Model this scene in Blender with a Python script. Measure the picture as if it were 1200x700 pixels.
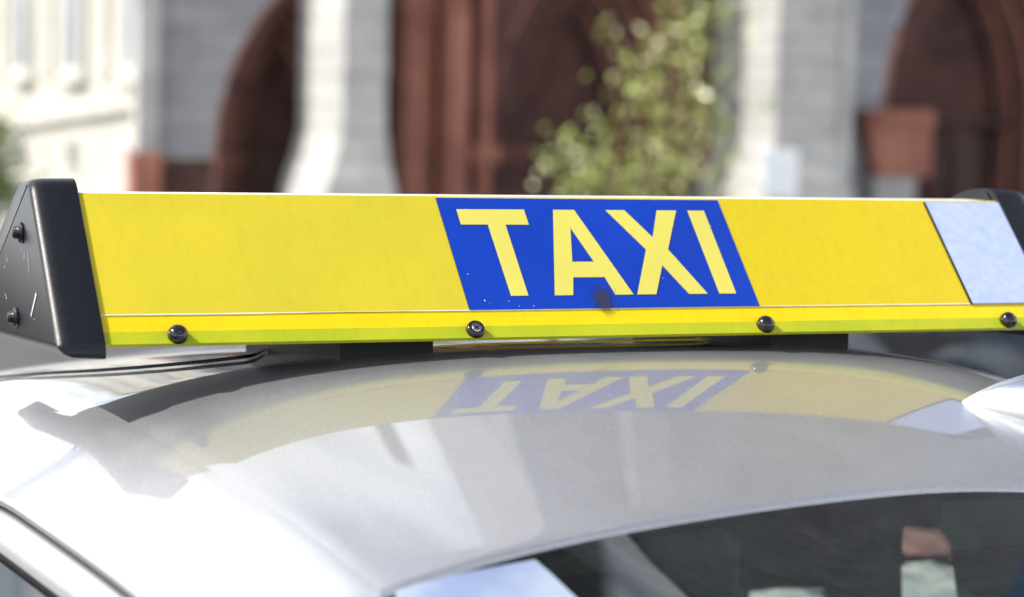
import bpy, bmesh, math, random
from mathutils import Vector, Matrix, noise as mnoise

for o in list(bpy.data.objects):
    bpy.data.objects.remove(o, do_unlink=True)
scene = bpy.context.scene
COL = scene.collection
R = math.radians
ZO = 1.51                                   # height of the sign's lower film edge above the street

# ------------------------------------------------------------------ camera
YAW, PITCH, ROLL = R(23.16), R(-5.02), R(1.5)
CAM = Vector((-.9977, -2.0509, .2083 + ZO))
fwd = Vector((math.sin(YAW) * math.cos(PITCH), math.cos(YAW) * math.cos(PITCH), math.sin(PITCH)))
rgt = Vector((math.cos(YAW), -math.sin(YAW), 0))
upv = rgt.cross(fwd)
r2 = math.cos(ROLL) * rgt + math.sin(ROLL) * upv
u2 = -math.sin(ROLL) * rgt + math.cos(ROLL) * upv
cam = bpy.data.cameras.new('camera')
cam.sensor_width = 36
cam.lens = 76.67
cam.clip_start = .05
cam.clip_end = 2000
cam.dof.use_dof = True
cam.dof.focus_distance = 2.22
cam.dof.aperture_fstop = 3.7
camo = bpy.data.objects.new('camera', cam)
COL.objects.link(camo)
m = Matrix((r2, u2, -fwd)).transposed().to_4x4()
m.translation = CAM
camo.matrix_world = m
scene.camera = camo

# ------------------------------------------------------------------ sky, sun, exposure
SUN = Vector((-.67, .12, .73)).normalized()
world = bpy.data.worlds.new('World')
scene.world = world
world.use_nodes = True
nt = world.node_tree
nt.nodes.clear()
wo = nt.nodes.new('ShaderNodeOutputWorld')
bg = nt.nodes.new('ShaderNodeBackground')
bg.inputs['Strength'].default_value = .10
sky = nt.nodes.new('ShaderNodeTexSky')
sky.sky_type = 'NISHITA'
sky.sun_disc = False
sky.sun_elevation = math.asin(SUN.z)
sky.sun_rotation = math.atan2(SUN.x, SUN.y)
sky.dust_density = 1.2
tcw = nt.nodes.new('ShaderNodeTexCoord')
mpw = nt.nodes.new('ShaderNodeMapping')
mpw.inputs['Scale'].default_value = (1.0, 1.0, 2.2)
nzw = nt.nodes.new('ShaderNodeTexNoise')
nzw.inputs['Scale'].default_value = 2.1
nzw.inputs['Detail'].default_value = 7
nzw.inputs['Roughness'].default_value = .56
rpw = nt.nodes.new('ShaderNodeValToRGB')
rpw.color_ramp.elements[0].position = .44
rpw.color_ramp.elements[1].position = .64
mxw = nt.nodes.new('ShaderNodeMixRGB')
mxw.inputs['Color2'].default_value = (16.5, 16.8, 17.4, 1)
L = nt.links.new
L(tcw.outputs['Generated'], mpw.inputs['Vector'])
L(mpw.outputs['Vector'], nzw.inputs['Vector'])
sxw = nt.nodes.new('ShaderNodeSeparateXYZ')
elw = nt.nodes.new('ShaderNodeMath')                 # open gaps overhead, cloud banks closing up towards the horizon
elw.operation = 'MULTIPLY_ADD'
elw.inputs[1].default_value = -.22
elw.inputs[2].default_value = .12
sdw = nt.nodes.new('ShaderNodeMath')
L(tcw.outputs['Generated'], sxw.inputs['Vector'])
L(sxw.outputs['Z'], elw.inputs[0])
L(nzw.outputs['Fac'], sdw.inputs[0])
L(elw.outputs['Value'], sdw.inputs[1])
L(sdw.outputs['Value'], rpw.inputs['Fac'])
L(rpw.outputs['Color'], mxw.inputs['Fac'])
L(sky.outputs['Color'], mxw.inputs['Color1'])
L(mxw.outputs['Color'], bg.inputs['Color'])
L(bg.outputs['Background'], wo.inputs['Surface'])
sun = bpy.data.lights.new('sun', 'SUN')
sun.energy = 4.8
sun.angle = R(.53)
sun.color = (1, .95, .88)
suno = bpy.data.objects.new('sun', sun)
COL.objects.link(suno)
suno.rotation_euler = SUN.to_track_quat('Z', 'Y').to_euler()
suno.location = SUN * 60
scene.view_settings.view_transform = 'Standard'
scene.view_settings.look = 'None'
scene.view_settings.gamma = 1
scene.view_settings.exposure = .76
scene.render.engine = 'CYCLES'

# ------------------------------------------------------------------ materials
MATS = {}
def nodes_of(name):
    mt = bpy.data.materials.new(name)
    mt.use_nodes = True
    MATS[name] = mt
    return mt, mt.node_tree, mt.node_tree.nodes['Principled BSDF']
def add_noise(t, scale, detail=5, rough=.55, coord='Object', stretch=None):
    tc = t.nodes.new('ShaderNodeTexCoord')
    nz = t.nodes.new('ShaderNodeTexNoise')
    nz.inputs['Scale'].default_value = scale
    nz.inputs['Detail'].default_value = detail
    nz.inputs['Roughness'].default_value = rough
    if stretch:
        mp = t.nodes.new('ShaderNodeMapping')
        mp.inputs['Scale'].default_value = stretch
        t.links.new(tc.outputs[coord], mp.inputs['Vector'])
        t.links.new(mp.outputs['Vector'], nz.inputs['Vector'])
    else:
        t.links.new(tc.outputs[coord], nz.inputs['Vector'])
    return nz
def ramp(t, fac, stops):
    rp = t.nodes.new('ShaderNodeValToRGB')
    e = rp.color_ramp.elements
    while len(e) < len(stops):
        e.new(.5)
    for k, (p, c) in enumerate(stops):
        e[k].position = p
        e[k].color = (c[0], c[1], c[2], 1) if isinstance(c, tuple) else (c, c, c, 1)
    t.links.new(fac, rp.inputs['Fac'])
    return rp
def mat(name, c1, c2=None, scale=6, rough=.5, metal=0, bump=0, coat=0, spec=.5, lo=.35, hi=.65, stretch=None, detail=5, rough2=None):
    mt, t, b = nodes_of(name)
    b.inputs['Roughness'].default_value = rough
    b.inputs['Metallic'].default_value = metal
    b.inputs['Coat Weight'].default_value = coat
    b.inputs['Coat Roughness'].default_value = .03
    b.inputs['Specular IOR Level'].default_value = spec
    b.inputs['Base Color'].default_value = (*c1, 1)
    if c2:
        nz = add_noise(t, scale, detail, stretch=stretch)
        rp = ramp(t, nz.outputs['Fac'], [(lo, c1), (hi, c2)])
        t.links.new(rp.outputs['Color'], b.inputs['Base Color'])
        if rough2 is not None:
            rr = ramp(t, nz.outputs['Fac'], [(lo, rough), (hi, rough2)])
            t.links.new(rr.outputs['Color'], b.inputs['Roughness'])
        if bump:
            bp = t.nodes.new('ShaderNodeBump')
            bp.inputs['Strength'].default_value = bump
            bp.inputs['Distance'].default_value = .01
            t.links.new(nz.outputs['Fac'], bp.inputs['Height'])
            t.links.new(bp.outputs['Normal'], b.inputs['Normal'])
    return mt

def translucent(name, c1, c2, scale, trans, rough=.25, coat=0, lo=.35, hi=.65, stretch=None, grime=.55):
    mt, t, b = nodes_of(name)
    nz = add_noise(t, scale, 6, stretch=stretch)
    r0 = ramp(t, nz.outputs['Fac'], [(lo, c1), (hi, c2)])
    gn = add_noise(t, 130, 8, .75, stretch=(1, .35, .35))
    gr = ramp(t, gn.outputs['Fac'], [(.28, .80), (.52, 1.0)])
    rp = t.nodes.new('ShaderNodeMixRGB')
    rp.blend_type = 'MULTIPLY'
    rp.inputs['Fac'].default_value = grime
    t.links.new(r0.outputs['Color'], rp.inputs['Color1'])
    t.links.new(gr.outputs['Color'], rp.inputs['Color2'])
    t.links.new(rp.outputs['Color'], b.inputs['Base Color'])
    b.inputs['Roughness'].default_value = rough
    b.inputs['Coat Weight'].default_value = coat
    tr = t.nodes.new('ShaderNodeBsdfTranslucent')
    t.links.new(rp.outputs['Color'], tr.inputs['Color'])
    mx = t.nodes.new('ShaderNodeMixShader')
    mx.inputs['Fac'].default_value = trans
    t.links.new(b.outputs['BSDF'], mx.inputs[1])
    t.links.new(tr.outputs['BSDF'], mx.inputs[2])
    t.links.new(mx.outputs['Shader'], t.nodes['Material Output'].inputs['Surface'])
    return mt

def car_paint():
    mt, t, b = nodes_of('silver_paint')
    nz = add_noise(t, 650, 3, .7)
    fl = ramp(t, nz.outputs['Fac'], [(.32, (.335, .335, .345)), (.68, (.50, .498, .505))])
    sp = add_noise(t, 240, 2, .5)
    spr = ramp(t, sp.outputs['Fac'], [(.66, 0.0), (.74, .55)])
    dmx = t.nodes.new('ShaderNodeMixRGB')
    t.links.new(spr.outputs['Color'], dmx.inputs['Fac'])
    t.links.new(fl.outputs['Color'], dmx.inputs['Color1'])
    dmx.inputs['Color2'].default_value = (.62, .60, .56, 1)
    t.links.new(dmx.outputs['Color'], b.inputs['Base Color'])
    b.inputs['Metallic'].default_value = .80
    nd = add_noise(t, 7, 8, .65, stretch=(1, .6, 1))
    rr = ramp(t, nd.outputs['Fac'], [(.3, .37), (.7, .46)])
    t.links.new(rr.outputs['Color'], b.inputs['Roughness'])
    b.inputs['Coat Weight'].default_value = 1
    b.inputs['Coat IOR'].default_value = 1.52
    ns = add_noise(t, 160, 6, .7, stretch=(.25, 1.6, 1))
    cr = ramp(t, ns.outputs['Fac'], [(.45, .012), (.75, .07)])
    t.links.new(cr.outputs['Color'], b.inputs['Coat Roughness'])
    return mt
car_paint()

def glass(name, tint, ior=1.5):
    mt = bpy.data.materials.new(name)
    mt.use_nodes = True
    t = mt.node_tree
    t.nodes.clear()
    out = t.nodes.new('ShaderNodeOutputMaterial')
    fr = t.nodes.new('ShaderNodeFresnel')
    fr.inputs['IOR'].default_value = ior
    tr = t.nodes.new('ShaderNodeBsdfTransparent')
    tr.inputs['Color'].default_value = (*tint, 1)
    gl = t.nodes.new('ShaderNodeBsdfGlossy')
    gl.inputs['Roughness'].default_value = .015
    mx = t.nodes.new('ShaderNodeMixShader')
    t.links.new(fr.outputs['Fac'], mx.inputs['Fac'])
    t.links.new(tr.outputs['BSDF'], mx.inputs[1])
    t.links.new(gl.outputs['BSDF'], mx.inputs[2])
    t.links.new(mx.outputs['Shader'], out.inputs['Surface'])
    MATS[name] = mt
    return mt
glass('car_glass', (.46, .54, .50), 2.0)
mat('window_glass', (.05, .06, .07), (.09, .10, .12), 2, .08, spec=.7)

translucent('yellow_panel', (.72, .54, .002), (.78, .60, .004), 3, .28, .22, .3)
translucent('yellow_film', (.58, .455, .010), (.65, .50, .006), 2.6, .26, .28, .2, .3, .72)
translucent('worn_film', (.52, .445, .026), (.61, .495, .022), 5.5, .26, .32, .15, .36, .66, (.8, 1, 1), .4)
translucent('green_trim', (.33, .39, .010), (.44, .45, .012), 9, .2, .25, .2)  # greener tone paints the shade on the sign's lower lip
mat('blue_film', (.001, .024, .25), (.0015, .032, .31), 5, .3, coat=.2)
mat('letter_film', (.45, .40, .07), (.51, .45, .085), 5, .32)
mat('plate_film', (.27, .325, .54), (.34, .395, .60), 90, .45, lo=.30, hi=.70, detail=10)
mat('black_plastic', (.0035, .004, .006), (.006, .0065, .009), 420, .36, rough2=.42, spec=.28)
mat('black_rubber', (.004, .004, .0045), (.007, .007, .007), 30, .55, spec=.25)
mat('black_gloss', (.006, .006, .007), rough=.14)
mat('scratch', (.45, .45, .43), rough=.6)
mat('screw_steel', (.55, .52, .42), (.40, .38, .32), 200, .35, 1)
mat('white_trim', (.68, .68, .64), (.55, .55, .50), 40, .4)
mt_, t_, b_ = nodes_of('smudge')
b_.inputs['Base Color'].default_value = (.012, .016, .03, 1)
b_.inputs['Roughness'].default_value = .7
tc_ = t_.nodes.new('ShaderNodeTexCoord')
mp_ = t_.nodes.new('ShaderNodeMapping')
mp_.inputs['Location'].default_value = (-1.05, 0, -.95)
mp_.inputs['Scale'].default_value = (2.1, 0, 1.9)
gr_ = t_.nodes.new('ShaderNodeTexGradient')
gr_.gradient_type = 'SPHERICAL'
t_.links.new(tc_.outputs['Generated'], mp_.inputs['Vector'])
t_.links.new(mp_.outputs['Vector'], gr_.inputs['Vector'])
nz_ = add_noise(t_, 150, 5, .6, stretch=(1.5, .55, .55))
ml_ = t_.nodes.new('ShaderNodeMath')
ml_.operation = 'MULTIPLY_ADD'
ml_.inputs[1].default_value = .55
t_.links.new(gr_.outputs['Fac'], ml_.inputs[0])
t_.links.new(nz_.outputs['Fac'], ml_.inputs[2])
rp_ = ramp(t_, ml_.outputs['Value'], [(.70, 0.0), (.92, .75)])
t_.links.new(rp_.outputs['Color'], b_.inputs['Alpha'])
mat('chrome', (.80, .80, .80), rough=.27, metal=1)
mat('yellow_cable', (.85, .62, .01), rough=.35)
mat('interior', (.15, .17, .155), (.22, .24, .22), 30, .8)
mat('seat_fabric', (.20, .23, .205), (.32, .345, .31), 45, .9)
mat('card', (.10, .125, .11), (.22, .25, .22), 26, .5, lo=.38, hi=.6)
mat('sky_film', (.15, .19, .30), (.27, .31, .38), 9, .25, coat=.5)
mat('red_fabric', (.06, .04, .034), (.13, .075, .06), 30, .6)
mat('tyre', (.018, .018, .018), (.03, .03, .03), 30, .85)
mat('alloy', (.55, .56, .58), rough=.3, metal=.9)
mat('lamp_lens', (.65, .67, .70), rough=.1, coat=.6)
mat('red_lens', (.35, .01, .01), rough=.12, coat=.6)
mat('amber_lens', (.65, .20, .01), rough=.12, coat=.6)

def soft_reflection(name):  # fades out the edges of the painted windscreen reflections
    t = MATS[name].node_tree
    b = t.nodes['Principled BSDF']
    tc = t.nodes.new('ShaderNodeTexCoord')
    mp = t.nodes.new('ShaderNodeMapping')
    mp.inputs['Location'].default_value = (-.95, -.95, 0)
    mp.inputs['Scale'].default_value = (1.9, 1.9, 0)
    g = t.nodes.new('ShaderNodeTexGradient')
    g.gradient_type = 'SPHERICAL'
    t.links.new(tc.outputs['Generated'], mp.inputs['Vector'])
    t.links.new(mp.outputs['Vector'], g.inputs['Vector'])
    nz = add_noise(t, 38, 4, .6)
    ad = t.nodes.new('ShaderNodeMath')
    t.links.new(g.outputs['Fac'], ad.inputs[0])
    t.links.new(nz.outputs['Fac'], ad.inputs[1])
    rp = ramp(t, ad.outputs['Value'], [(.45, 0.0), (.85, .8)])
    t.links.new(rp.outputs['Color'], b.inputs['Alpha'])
soft_reflection('card')
soft_reflection('red_fabric')

def stone(name, c1, c2, mort, bw, rh, scale=1, ms=.012):
    mt, t, b = nodes_of(name)
    b.inputs['Roughness'].default_value = .85
    tc = t.nodes.new('ShaderNodeTexCoord')
    mp = t.nodes.new('ShaderNodeMapping')
    mp.inputs['Rotation'].default_value = (R(90), 0, 0)
    br = t.nodes.new('ShaderNodeTexBrick')
    br.inputs['Scale'].default_value = scale
    br.inputs['Color1'].default_value = (*c1, 1)
    br.inputs['Color2'].default_value = (*c2, 1)
    br.inputs['Mortar'].default_value = (*mort, 1)
    br.inputs['Mortar Size'].default_value = ms
    br.inputs['Brick Width'].default_value = bw
    br.inputs['Row Height'].default_value = rh
    t.links.new(tc.outputs['Object'], mp.inputs['Vector'])
    t.links.new(mp.outputs['Vector'], br.inputs['Vector'])
    nz = add_noise(t, 2.2, 7)
    mx = t.nodes.new('ShaderNodeMixRGB')
    mx.blend_type = 'MULTIPLY'
    mx.inputs['Fac'].default_value = .7
    rp = ramp(t, nz.outputs['Fac'], [(.3, .62), (.7, 1.0)])
    t.links.new(br.outputs['Color'], mx.inputs['Color1'])
    t.links.new(rp.outputs['Color'], mx.inputs['Color2'])
    t.links.new(mx.outputs['Color'], b.inputs['Base Color'])
    bp = t.nodes.new('ShaderNodeBump')
    bp.inputs['Strength'].default_value = .4
    bp.inputs['Distance'].default_value = .02
    t.links.new(br.outputs['Fac'], bp.inputs['Height'])
    bp.invert = True
    t.links.new(bp.outputs['Normal'], b.inputs['Normal'])
stone('granite_wall', (.27, .27, .29), (.36, .36, .38), (.20, .20, .21), .75, .33)
stone('slate', (.09, .10, .11), (.14, .15, .155), (.05, .05, .055), .4, .25)
mat('granite', (.30, .295, .285), (.41, .405, .385), 1.6, .85, bump=.3, detail=9)
mat('granite_dark', (.25, .25, .27), (.36, .36, .38), 2.0, .85, bump=.3, detail=9)
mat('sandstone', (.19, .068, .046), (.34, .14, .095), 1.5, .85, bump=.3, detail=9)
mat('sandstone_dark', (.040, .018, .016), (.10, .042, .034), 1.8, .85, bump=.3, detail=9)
mat('oak_door', (.05, .022, .014), (.08, .04, .025), 3, .6, stretch=(6, 6, .6))
mat('stucco', (.36, .345, .30), (.43, .415, .37), .7, .85, detail=8)
mat('stucco_trim', (.38, .37, .33), (.46, .45, .41), 1.5, .8)
mat('asphalt', (.042, .042, .044), (.062, .062, .062), 3, .9, bump=.3, detail=10)
mat('paving', (.22, .215, .20), (.32, .31, .29), 2.0, .85, detail=9)
mat('kerb_stone', (.30, .30, .30), (.38, .38, .37), 5, .8)
mat('ground_mix', (.10, .10, .09), (.16, .15, .13), .5, .95)
mat('road_paint', (.72, .72, .70), (.60, .60, .58), 12, .7)
mat('sign_white', (.78, .80, .82), (.70, .72, .75), 6, .5)
mat('post_grey', (.25, .26, .27), rough=.5, metal=.6)
mat('bark', (.07, .05, .035), (.13, .10, .07), 14, .9)
translucent('spring_leaf', (.11, .16, .025), (.52, .57, .18), 11, .5, .25, 0, .38, .62, None, 0)
translucent('young_leaf', (.70, .74, .36), (.85, .87, .58), 11, .5, .15, 0, .38, .62, None, 0)  # very pale colour for painted leaf highlights
translucent('bush_leaf', (.08, .13, .03), (.20, .25, .09), 9, .4, .4)

# ------------------------------------------------------------------ helpers
def obj(name, verts, faces, material, parent=None, smooth=False):
    me = bpy.data.meshes.new(name)
    me.from_pydata([tuple(v) for v in verts], [], faces)
    me.update()
    bm = bmesh.new()
    bm.from_mesh(me)
    bmesh.ops.recalc_face_normals(bm, faces=bm.faces)
    bm.to_mesh(me)
    bm.free()
    if material:
        me.materials.append(MATS[material])
    if smooth:
        for p in me.polygons:
            p.use_smooth = True
    o = bpy.data.objects.new(name, me)
    COL.objects.link(o)
    if parent is not None:
        o.parent = parent
    return o
def thing(name, label, cat, loc=(0, 0, 0), rz=0, group=None):
    o = bpy.data.objects.new(name, None)
    COL.objects.link(o)
    o.location = loc
    o.rotation_euler = (0, 0, rz)
    tag(o, label, cat, group)
    return o
def tag(o, label, cat, group=None):
    o['label'] = label
    o['category'] = cat
    if group:
        o['group'] = group
    return o
def node(name, parent):
    o = bpy.data.objects.new(name, None)
    COL.objects.link(o)
    o.parent = parent
    return o
def structure(o):
    o['kind'] = 'structure'
    return o
def copy_tree(o, parent=None):
    c = o.copy()
    COL.objects.link(c)
    c.parent = parent
    for ch in list(o.children):
        copy_tree(ch, c)
    return c
class MB:
    def __init__(self):
        self.v, self.f = [], []
    def add(self, vs, fs):
        k = len(self.v)
        self.v += [Vector(p) for p in vs]
        self.f += [tuple(i + k for i in q) for q in fs]
        return self
    def box(self, x0, x1, y0, y1, z0, z1, bev=0):
        if bev <= 0:
            vs = [(x, y, z) for z in (z0, z1) for y in (y0, y1) for x in (x0, x1)]
            return self.add(vs, [(0, 1, 3, 2), (4, 6, 7, 5), (0, 4, 5, 1), (2, 3, 7, 6), (0, 2, 6, 4), (1, 5, 7, 3)])
        bm = bmesh.new()
        bmesh.ops.create_cube(bm, size=1)
        for v in bm.verts:
            v.co = Vector(((x0 + x1) / 2 + v.co.x * (x1 - x0), (y0 + y1) / 2 + v.co.y * (y1 - y0), (z0 + z1) / 2 + v.co.z * (z1 - z0)))
        bmesh.ops.bevel(bm, geom=list(bm.edges), offset=bev, segments=1, affect='EDGES')
        bm.verts.index_update()
        self.add([v.co.copy() for v in bm.verts], [tuple(v.index for v in f.verts) for f in bm.faces])
        bm.free()
        return self
    def prism(self, poly, ax, a0, a1):
        """poly: list of 2d points, extruded along axis ax (0 x,1 y,2 z)."""
        def P(p, a):
            return [(a, p[0], p[1]), (p[0], a, p[1]), (p[0], p[1], a)][ax]
        n = len(poly)
        vs = [P(p, a0) for p in poly] + [P(p, a1) for p in poly]
        fs = [(i, (i + 1) % n, n + (i + 1) % n, n + i) for i in range(n)]
        fs += [tuple(range(n))[::-1], tuple(range(n, 2 * n))]
        return self.add(vs, fs)
    def tube(self, pts, rad, n=8, cap=True):
        pts = [Vector(p) for p in pts]
        if not isinstance(rad, (list, tuple)):
            rad = [rad] * len(pts)
        rings = []
        up0 = Vector((0, 0, 1))
        for i, p in enumerate(pts):
            d = (pts[min(i + 1, len(pts) - 1)] - pts[max(i - 1, 0)]).normalized()
            ref = up0 if abs(d.dot(up0)) < .95 else Vector((1, 0, 0))
            a = d.cross(ref).normalized()
            b = d.cross(a).normalized()
            rings.append([p + rad[i] * (math.cos(t) * a + math.sin(t) * b) for t in [2 * math.pi * k / n for k in range(n)]])
        fs = []
        for i in range(len(pts) - 1):
            for k in range(n):
                fs.append((i * n + k, i * n + (k + 1) % n, (i + 1) * n + (k + 1) % n, (i + 1) * n + k))
        if cap:
            fs += [tuple(range(n))[::-1], tuple(range((len(pts) - 1) * n, len(pts) * n))]
        return self.add([v for r in rings for v in r], fs)
    def lathe(self, prof, origin, axis, n=20):
        """prof: list of (distance along axis, radius)."""
        axis = Vector(axis).normalized()
        ref = Vector((0, 0, 1)) if abs(axis.z) < .9 else Vector((1, 0, 0))
        a = axis.cross(ref).normalized()
        b = axis.cross(a)
        o = Vector(origin)
        vs = []
        for h, r_ in prof:
            for k in range(n):
                t = 2 * math.pi * k / n
                vs.append(o + axis * h + max(r_, 1e-5) * (math.cos(t) * a + math.sin(t) * b))
        fs = []
        for i in range(len(prof) - 1):
            for k in range(n):
                fs.append((i * n + k, i * n + (k + 1) % n, (i + 1) * n + (k + 1) % n, (i + 1) * n + k))
        fs += [tuple(range(n))[::-1], tuple(range((len(prof) - 1) * n, len(prof) * n))]
        return self.add(vs, fs)
    def grid(self, rows):
        n = len(rows[0])
        vs = [p for r_ in rows for p in r_]
        fs = []
        for i in range(len(rows) - 1):
            for k in range(n - 1):
                fs.append((i * n + k, i * n + k + 1, (i + 1) * n + k + 1, (i + 1) * n + k))
        return self.add(vs, fs)
    def build(self, name, material, parent=None, smooth=False):
        return obj(name, self.v, self.f, material, parent, smooth)

def lerp(a, b, t):
    return a + (b - a) * t
def interp(x, xs, ys):
    if x <= xs[0]:
        return ys[0]
    for i in range(len(xs) - 1):
        if x <= xs[i + 1]:
            return lerp(ys[i], ys[i + 1], (x - xs[i]) / (xs[i + 1] - xs[i]))
    return ys[-1]
def sstep(a, b, x):
    t = min(max((x - a) / (b - a), 0), 1)
    return t * t * (3 - 2 * t)

# ------------------------------------------------------------------ the street
def sheet(name, pts, z, material):
    return structure(obj(name, [(x, y, z) for x, y in pts], [tuple(range(len(pts)))], material))
sheet('ground', [(-400, -400), (400, -400), (400, 400), (-400, 400)], -.02, 'ground_mix')
PHI = R(18) - YAW                                   # bearing of the church front
P0 = Vector((CAM.x, CAM.y, 0)) + 30 * Vector((math.sin(YAW), math.cos(YAW), 0))
EX = Vector((math.cos(PHI), math.sin(PHI), 0))
EY = Vector((-math.sin(PHI), math.cos(PHI), 0))
def W(s, d, z=0):
    p = P0 + EX * s + EY * d
    return (p.x, p.y, z)
def strip(name, d0, d1, z, material, s0=-90, s1=90):
    ps = [W(s0, d0), W(s1, d0), W(s1, d1), W(s0, d1)]
    return sheet(name, [(p[0], p[1]) for p in ps], z, material)
strip('road', -46, -9.0, 0, 'asphalt')
strip('pavement', -8.85, 40, .12, 'paving')
kb = thing('kerb', 'long grey granite kerb along the pavement before the church', 'kerb')
del kb['label'], kb['category']
structure(kb)
for i in range(40):
    b = MB().box(0, 1.19, -.08, .08, -.05, .125, .012).build('kerb_stone', 'kerb_stone', kb) if i == 0 else b.copy()
    if i:
        COL.objects.link(b)
    b.location = W(-24 + i * 1.2, -8.93)
    b.rotation_euler = (0, 0, PHI)
for i in range(8):
    s = -30 + i * 7
    ps = [W(s, -20.05), W(s + 3, -20.05), W(s + 3, -19.95), W(s, -19.95)]
    structure(sheet('lane_marking', [(p[0], p[1]) for p in ps], .004, 'road_paint'))

# ------------------------------------------------------------------ the car
RF, RB = -.457, .98                                 # front (on the centre line) and back edge of the roof panel
XF = .441                                           # half width at the windscreen header
def yf(x):
    if x > .2:
        return -.453 - .068 * ((x - .2) / (XF - .2)) ** 1.6
    return -.449 - .15 * (math.sqrt((x - .12) ** 2 + .0064) - .08)
RC = yf(-XF)
# slope of the roof along its centre line (positive = falling towards the windscreen)
KY = [-.75, -.60, -.30, -.09, .015, .10, .50, .80, 1.2]
KS = [.185, .185, .178, .182, .0, -.107, -.112, -.135, -.20]
KZ = [0.0]
for _i in range(len(KY) - 1):
    KZ.append(KZ[-1] + .5 * (KS[_i] + KS[_i + 1]) * (KY[_i + 1] - KY[_i]))
def _centre(y):
    for i in range(len(KY) - 1):
        if y <= KY[i + 1] or i == len(KY) - 2:
            h = y - KY[i]
            return KZ[i] + KS[i] * h + .5 * (KS[i + 1] - KS[i]) / (KY[i + 1] - KY[i]) * h * h
ZC0 = -.041 - _centre(.02)
def camber(y):
    return 1 - .45 * sstep(0, .45, y)
def roof_z(x, y):
    ax = abs(x)
    return ZO + ZC0 + _centre(y) - camber(y) * (.0746 * ax ** 2 + .423 * ax ** 4)
def crease(y):                                      # half width of the roof panel
    # smooth waist: narrow at the windscreen, widest behind the sign
    acc = wsum = 0
    for k in range(-6, 7):
        w_ = 1 - abs(k) / 7
        acc += w_ * interp(y + k * .03, [-.80, -.519, -.355, -.223, .138, .24, .6, 1.0, 1.2], [.422, .443, .462, .490, .564, .585, .597, .572, .55])
        wsum += w_
    return acc / wsum
def edge_pt(y):
    """roof rail line: A pillar, roof edge, C pillar -> x, z"""
    if y < RC:
        t = (RC - y) / (1.42 + RC)
        return lerp(crease(RC), .70, t), lerp(roof_z(crease(RC), RC), .97, t)
    if y > RB:
        t = (y - RB) / (1.62 - RB)
        return lerp(crease(RB), .62, t), lerp(roof_z(crease(RB), RB), 1.02, t ** 1.25)
    return crease(y), roof_z(crease(y), y)
def screen_pt(q, t, off):
    x0 = q * XF
    a = Vector((x0, yf(x0), roof_z(x0, yf(x0)) + off))
    b = Vector((q * .70, -1.42 - .05 * (1 - q * q), .97 + .03 * (1 - q * q) + off))
    return a + (b - a) * t + Vector((0, 0, .035 * math.sin(math.pi * t) * (1 - q * q)))

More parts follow.
